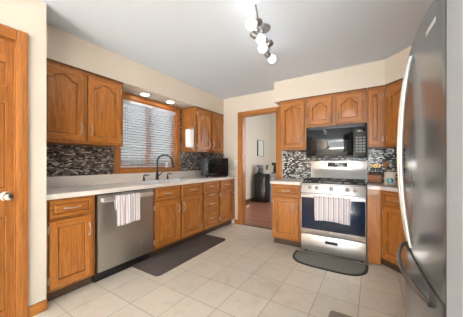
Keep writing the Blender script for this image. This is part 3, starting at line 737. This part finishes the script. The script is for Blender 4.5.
# crock with utensils
CX, CY = 0.185, 3.13
cr = thing('utensil_crock', 'cream ceramic utensil crock with a teal oval on the corner worktop', 'crock', (CX, CY, 0.914), 0)
B().lathe([(0.05, 0), (0.055, 0.006), (0.057, 0.14), (0.060, 0.146), (0.060, 0.155), (0.051, 0.155), (0.049, 0.02), (0.002, 0.015)], 0, 0, 0, 28).build('pot', CREAMCER, cr)
def oval(u, v):
    a = (u-0.5)*1.25-PI/2-0.05; return (0.0585*math.cos(a), 0.0585*math.sin(a), 0.055+(v-0.5)*0.058*math.sqrt(max(0, 1-(2*u-1)**2)))
B().grid(oval, 16, 6).build('teal_oval', TEAL, cr)
ut = [('wooden_spoon', 'pale wooden spoon standing in the utensil crock', WOODBLK, (-0.02, 0.0), (-0.03, 0.0), 'spoon'),
      ('spatula', 'black slotted spatula standing in the utensil crock', BLACK, (0.02, 0.01), (0.05, 0.0), 'spatula'),
      ('ladle', 'dark ladle with round bowl standing in the utensil crock', DARKMETAL, (0.0, -0.02), (0.005, -0.03), 'ladle'),
      ('whisk', 'steel whisk standing at the back of the utensil crock', CHROME, (0.0, 0.025), (0.09, 0.02), 'whisk')]
for nm, lb, m, (ox, oy), (tx, ty), cat in ut:
    t = thing(nm, lb, cat, (CX+ox*0.6, CY+oy*0.6, 0.914+0.022))
    B().tube([(0, 0, 0), (tx*0.6, ty*0.6, 0.13), (tx, ty, 0.19)], 0.005, 8).build('handle', m, t)
    if nm == 'whisk':
        b = B()
        for k in range(4):
            a = PI*k/4; b.tube([(tx+0.025*math.sin(PI*i/10)*math.cos(a), ty+0.025*math.sin(PI*i/10)*math.sin(a), 0.188+0.009*i) for i in range(11)], 0.0015, 5)
        b.build('wires', m, t)
    else: B().sphere((tx*1.1, ty*1.1, 0.22), 0.032, 14, 8, (0.9, 0.3 if nm != 'ladle' else 0.8, 1.1)).build('head', m, t)

# black countertop oven in the corner
t = thing('countertop_oven', 'black countertop oven angled in the corner of the long worktop', 'oven', (-2.495, 3.215, 0.9145), 53)
W, D, H = 0.43, 0.39, 0.33
bx(-W/2, W/2, -D/2+0.02, D/2, 0.02, 0.02+H, bev=0.008).build('body', OVENSIDE, t)
d = bx(-W/2+0.004, W/2-0.004, -D/2-0.004, -D/2+0.02, 0.026, 0.014+H, bev=0.005).build('door', BLACK, t)
bx(-W/2+0.02, W/2-0.09, -D/2-0.007, -D/2-0.003, 0.04, H, bev=0.002).build('window', GLOSSBLACK, d)
for z in (0.20, 0.14, 0.08): B().lathe([(0.016, 0), (0.014, -0.014), (0.002, -0.015)], W/2-0.045, -D/2-0.004, z, 14, 'y').build('knob', BLACK, t)
b = B()
for sx in (-1, 1):
    for sy in (-1, 1): B().lathe([(0.014, 0.0), (0.016, 0.022)], sx*(W/2-0.04), sy*(D/2-0.04), 0, 10).build('foot', BLACK, t)
B().lathe([(0.01, 0), (0.008, 0.012), (0.002, 0.013)], 0.02, 0, H+0.02, 10).build('top_button', BLACK, t)

# light switch on the back wall
t = thing('light_switch', 'white light switch plate on the wall left of the doorway', 'light switch', (-2.232, YB-0.001, 1.17))
bx(-0.035, 0.035, -0.006, 0, -0.057, 0.057, bev=0.003).build('plate', WHITE, t); bx(-0.008, 0.008, -0.011, -0.005, -0.016, 0.016, bev=0.002).build('toggle', WHITE, t)

# ------------------------------------------------------------------ refrigerator
FYc, FW = 1.33, 0.91
fr = thing('refrigerator', 'tall stainless french door refrigerator with a bottom freezer drawer at the right wall', 'refrigerator', (0.187, FYc, 0), -90)
def front(x):  # local x in -w/2..w/2 ; bulge toward -y
    return -0.025*(1-(2*x/FW)**2)
bx(-FW/2+0.006, FW/2-0.006, 0.07, 0.80, 0.03, 1.715).build('body', GREYPLASTIC, fr)
def bowed(x0, x1, z0, z1):
    n = 14; P = [(x0+(x1-x0)*i/n, front(x0+(x1-x0)*i/n)) for i in range(n+1)]+[(x1, 0.062), (x0, 0.062)]
    return B().prism(P, 'z', z0, z1, bev=0.004)
# local x = +: toward the camera
doors = []
for sx in (-1, 1):
    x0, x1 = (-FW/2, -0.003) if sx < 0 else (0.003, FW/2)
    d = bowed(x0, x1, 0.752, 1.728).build('door', STEEL_FR, fr)
    hx = sx*0.05; pts = []
    for i in range(25):
        t_ = i/24; z = 0.785+(1.668-0.785)*t_; k = math.sin(PI*t_)**0.75
        pts.append((hx, front(hx)-0.004-0.040*k, z))
    B().tube(pts, 0.010, 10).build('handle', HANDLE, d); doors.append(d)
    bx(x0+0.01, x1-0.01, 0.06, 0.071, 0.76, 1.72).build('gasket', BLACKMATTE, d)
b = B()
for i in range(7):
    xa = 0.285+i*0.0145; b.box(xa, xa+0.0105, front(xa)-0.002, front(xa)+0.004, 1.640, 1.656)
b.build('badge', mat('satin_badge', (0.5, 0.5, 0.5, 1), 0.45, 0.3), doors[1])
d = bowed(-FW/2, FW/2, 0.10, 0.738).build('freezer_drawer', STEEL_FR, fr)
pts = []
for i in range(25):
    t_ = i/24; x = -0.34+0.68*t_; k = math.sin(PI*t_)**0.7; pts.append((x, front(x)-0.003-0.040*k, 0.685))
B().tube(pts, 0.0105, 10).build('handle', steel('dark_handle_steel', (0.30, 0.30, 0.30, 1), 0.25), d)
bx(-FW/2+0.01, FW/2-0.01, 0.02, 0.07, 0.02, 0.095).build('base_grille', BLACK, fr)
b = B()
for x in (-0.4, 0.4):
    for y in (0.1, 0.7): B().lathe([(0.02, 0), (0.02, 0.03)], x, y, 0, 10).build('foot', BLACK, fr)
bx(FW/2-0.10, FW/2-0.01, 0.02, 0.12, 1.728, 1.745, bev=0.004).build('hinge_cover', GREYPLASTIC, fr); bx(-FW/2+0.01, -FW/2+0.10, 0.02, 0.12, 1.728, 1.745, bev=0.004).build('hinge_cover', GREYPLASTIC, fr)

# ------------------------------------------------------------------ floor mats
def rrect(hx, hy, r, n=6):
    P = []
    for cx, cy, a0 in ((hx-r, hy-r, 0), (-hx+r, hy-r, 90), (-hx+r, -hy+r, 180), (hx-r, -hy+r, 270)):
        for i in range(n+1):
            a = math.radians(a0+90*i/n); P.append((cx+r*math.cos(a), cy+r*math.sin(a)))
    return P
o = B().prism(rrect(0.245, 0.635, 0.04), 'z', 0.0, 0.014, bev=0.006).build('floor_mat', MAT_BROWN); o.location = (-2.125, 2.10, 0); o.rotation_euler = (0, 0, math.radians(0.6))
tag(o, 'long dark brown cushioned mat on the floor in front of the sink cabinet', 'floor mat')
P = [(-0.42, 0.0), (0.42, 0.0)]; n = 24
def half(s, w, dpt):
    P = [(w, 0.0)]
    for i in range(n+1):
        a = PI*i/n; ca, sa = math.cos(a), math.sin(a)
        P.append((w*math.copysign(abs(ca)**0.55, ca), -dpt*(0.12+0.88*sa**0.62) if True else 0))
    return P+[(-w, 0.0)]
hm = thing('floor_mat', 'grey half round mat on the floor in front of the range', 'floor mat', (-0.445, 2.895, 0), 0)
B().prism(half(1, 0.415, 0.37), 'z', 0, 0.010, bev=0.004).build('border', MAT_EDGE, hm)
B().prism([(x*0.93, y*0.93-0.012) for x, y in half(1, 0.415, 0.36)], 'z', 0.0, 0.0125).build('ribbed_centre', MAT_GREY, hm, smooth=False)
o = B().prism(rrect(0.19, 0.34, 0.03), 'z', 0.0, 0.008, bev=0.003).build('floor_mat', MAT_TAUPE); o.location = (-0.09, 1.52, 0)
tag(o, 'taupe mat whose corner shows on the tiles at the bottom edge of the view', 'floor mat')

# ------------------------------------------------------------------ track light
tl = thing('track_light', 'curved ceiling track light with lit globe bulbs in dark sockets', 'ceiling light', (-0.90, 1.93, ZC))
TO = Vector((-0.90, 1.93, ZC))
B().lathe([(0.064, 0), (0.064, -0.014), (0.058, -0.024), (0.02, -0.028), (0.010, -0.03)], 0.034, -0.06, 0, 24).build('canopy', DARKMETAL, tl)
KP = [Vector(p)-TO for p in ((-0.742, 1.458, 2.36), (-0.765, 1.53, 2.355), (-0.80, 1.62, 2.36), (-0.845, 1.78, 2.362), (-0.862, 1.95, 2.36), (-0.90, 2.09, 2.36), (-0.955, 2.17, 2.36))]
def tp(t):
    k = t*(len(KP)-1); i = min(int(k), len(KP)-2); f = k-i
    p0, p1, p2, p3 = KP[max(i-1, 0)], KP[i], KP[i+1], KP[min(i+2, len(KP)-1)]
    return 0.5*((2*p1)+(p2-p0)*f+(2*p0-5*p1+4*p2-p3)*f*f+(3*p1-p0-3*p2+p3)*f**3)
B().tube([tp(i/30) for i in range(31)], 0.008, 8).build('track', DARKMETAL, tl)
B().tube([Vector((0.034, -0.06, -0.028)), Vector((0.04, -0.09, -0.06)), tp(0.52)], 0.008, 8).build('stem', DARKMETAL, tl)
for tt, bp, sp in ((0.36, (-0.831, 1.555, 2.30), (-0.799, 1.61, 2.33)), (0.50, (-0.858, 1.794, 2.30), (-0.901, 1.75, 2.33)), (0.66, (-0.908, 1.939, 2.30), (-0.848, 1.957, 2.33)),
                   (0.98, (-0.918, 2.198, 2.30), (-0.944, 2.143, 2.33))):
    bp = Vector(bp)-TO; sp = Vector(sp)-TO; a = tp(tt); dv = (bp-sp).normalized()
    q = Vector((0, 0, 1)).rotation_difference(dv).to_matrix().to_4x4()
    hd = B().lathe([(0.010, -0.040), (0.022, -0.036), (0.030, -0.022), (0.031, 0.026), (0.027, 0.03)], seg=18).xf(Matrix.Translation(sp) @ q).build('lamp_head', DARKMETAL, tl)
    B().tube([a, a*0.5+(sp-dv*0.035)*0.5, sp-dv*0.035], 0.006, 8).build('arm', DARKMETAL, hd)
    B().sphere(bp, 0.042, 18, 12).build('bulb', BULB, hd)

# ------------------------------------------------------------------ next room
t = thing('mini_fridge', 'black mini fridge standing by the wall of the next room, seen through the doorway', 'mini fridge', (-3.0, 5.8, 0), 0)
bx(0, 0.37, 0.045, 0.40, 0.02, 0.84, bev=0.006).build('body', BLACK, t)
d = bx(0.003, 0.367, 0.0, 0.043, 0.03, 0.835, bev=0.008).build('door', BLACK, t)
bx(0.32, 0.35, -0.012, 0.001, 0.45, 0.75, bev=0.004).build('handle', GREYPLASTIC, d)
b = B()
for x in (0.04, 0.33):
    for y in (0.08, 0.36): B().lathe([(0.018, 0), (0.018, 0.022)], x, y, 0, 10).build('foot', BLACK, t)
def coffee(label, loc, rz, bodym, s=1.0):
    t = thing('coffee_maker', label, 'coffee maker', loc, rz)
    bx(-0.10*s, 0.10*s, -0.13*s, 0.13*s, 0, 0.035*s, bev=0.008).build('base', BLACK, t)
    bx(-0.10*s, 0.10*s, 0.03*s, 0.13*s, 0.035*s, 0.25*s, bev=0.01).build('water_tank', bodym, t)
    bx(-0.10*s, 0.10*s, -0.12*s, 0.13*s, 0.25*s, 0.34*s, bev=0.015).build('brew_head', bodym, t)
    c = B().lathe([(0.055*s, 0.037*s), (0.07*s, 0.06*s), (0.068*s, 0.13*s), (0.045*s, 0.18*s), (0.048*s, 0.20*s), (0.01, 0.20*s)], 0, -0.05*s, 0, 20).build('carafe', GLOSSBLACK, t)
    B().tube([(0.045*s, -0.09*s, 0.18*s), (0.085*s, -0.13*s, 0.17*s), (0.088*s, -0.135*s, 0.10*s), (0.06*s, -0.10*s, 0.07*s)], 0.008, 8).build('handle', BLACK, c)
    return t
coffee('silver and black coffee maker on top of the black mini fridge', (-2.885, 5.97, 0.84), 0, GREYPLASTIC, 0.80)
t = thing('side_table', 'pale blue grey side table right of the mini fridge in the next room', 'side table', (-2.57, 5.95, 0), 0)
bx(0, 0.5, 0, 0.42, 0.83, 0.86, bev=0.004).build('tabletop', BLUEGREY, t); bx(0.02, 0.48, 0.02, 0.40, 0.74, 0.83).build('apron', BLUEGREY, t)
for x in (0.02, 0.45):
    for y in (0.02, 0.37): bx(x, x+0.03, y, y+0.03, 0, 0.74).build('leg', BLUEGREY, t)
coffee('all black coffee maker on the pale side table in the next room', (-2.42, 6.10, 0.86), 0, BLACK, 0.95)
t = thing('potted_plant', 'small leafy plant in a white pot at the back of the mini fridge', 'plant', (-2.715, 6.10, 0.84))
B().lathe([(0.03, 0), (0.04, 0.01), (0.05, 0.10), (0.045, 0.10), (0.042, 0.08), (0.002, 0.10)], 0, 0, 0, 18).build('pot', WHITE, t)
b = B(); rl = random.Random(4)
for k in range(16):
    a = rl.uniform(0, 6.28); L = rl.uniform(0.18, 0.34); sp = rl.uniform(0.03, 0.11); p0 = Vector((0, 0, 0.09)); p1 = Vector((sp*math.cos(a), sp*math.sin(a), L)); wd = Vector((-math.sin(a), math.cos(a), 0))*0.016
    m_ = p0.lerp(p1, 0.6)+Vector((0, 0, 0.02))
    v = [b.bm.verts.new(q) for q in (p0, m_-wd, p1, m_+wd, m_+Vector((0, 0, 0.004)))]
    b.face([v[0], v[1], v[4]]); b.face([v[1], v[2], v[4]]); b.face([v[2], v[3], v[4]]); b.face([v[3], v[0], v[4]])
b.build('leaves', GREEN, t)
t = thing('picture_frame', 'dark framed picture on the wall above the mini fridge in the next room', 'picture', (-3.12, 6.25, 1.39), 90)
b = B()
for a in ((0, 0.03, 0, 0.52), (0.438, 0.45, 0, 0.52), (0.03, 0.438, 0, 0.012), (0.03, 0.438, 0.508, 0.52)): b.box(a[0], a[1], -0.03, -0.001, a[2], a[3])
b.build('frame', BLACK, t); bx(0.03, 0.438, -0.018, -0.002, 0.012, 0.508).build('picture', CREAMTRIM, t)
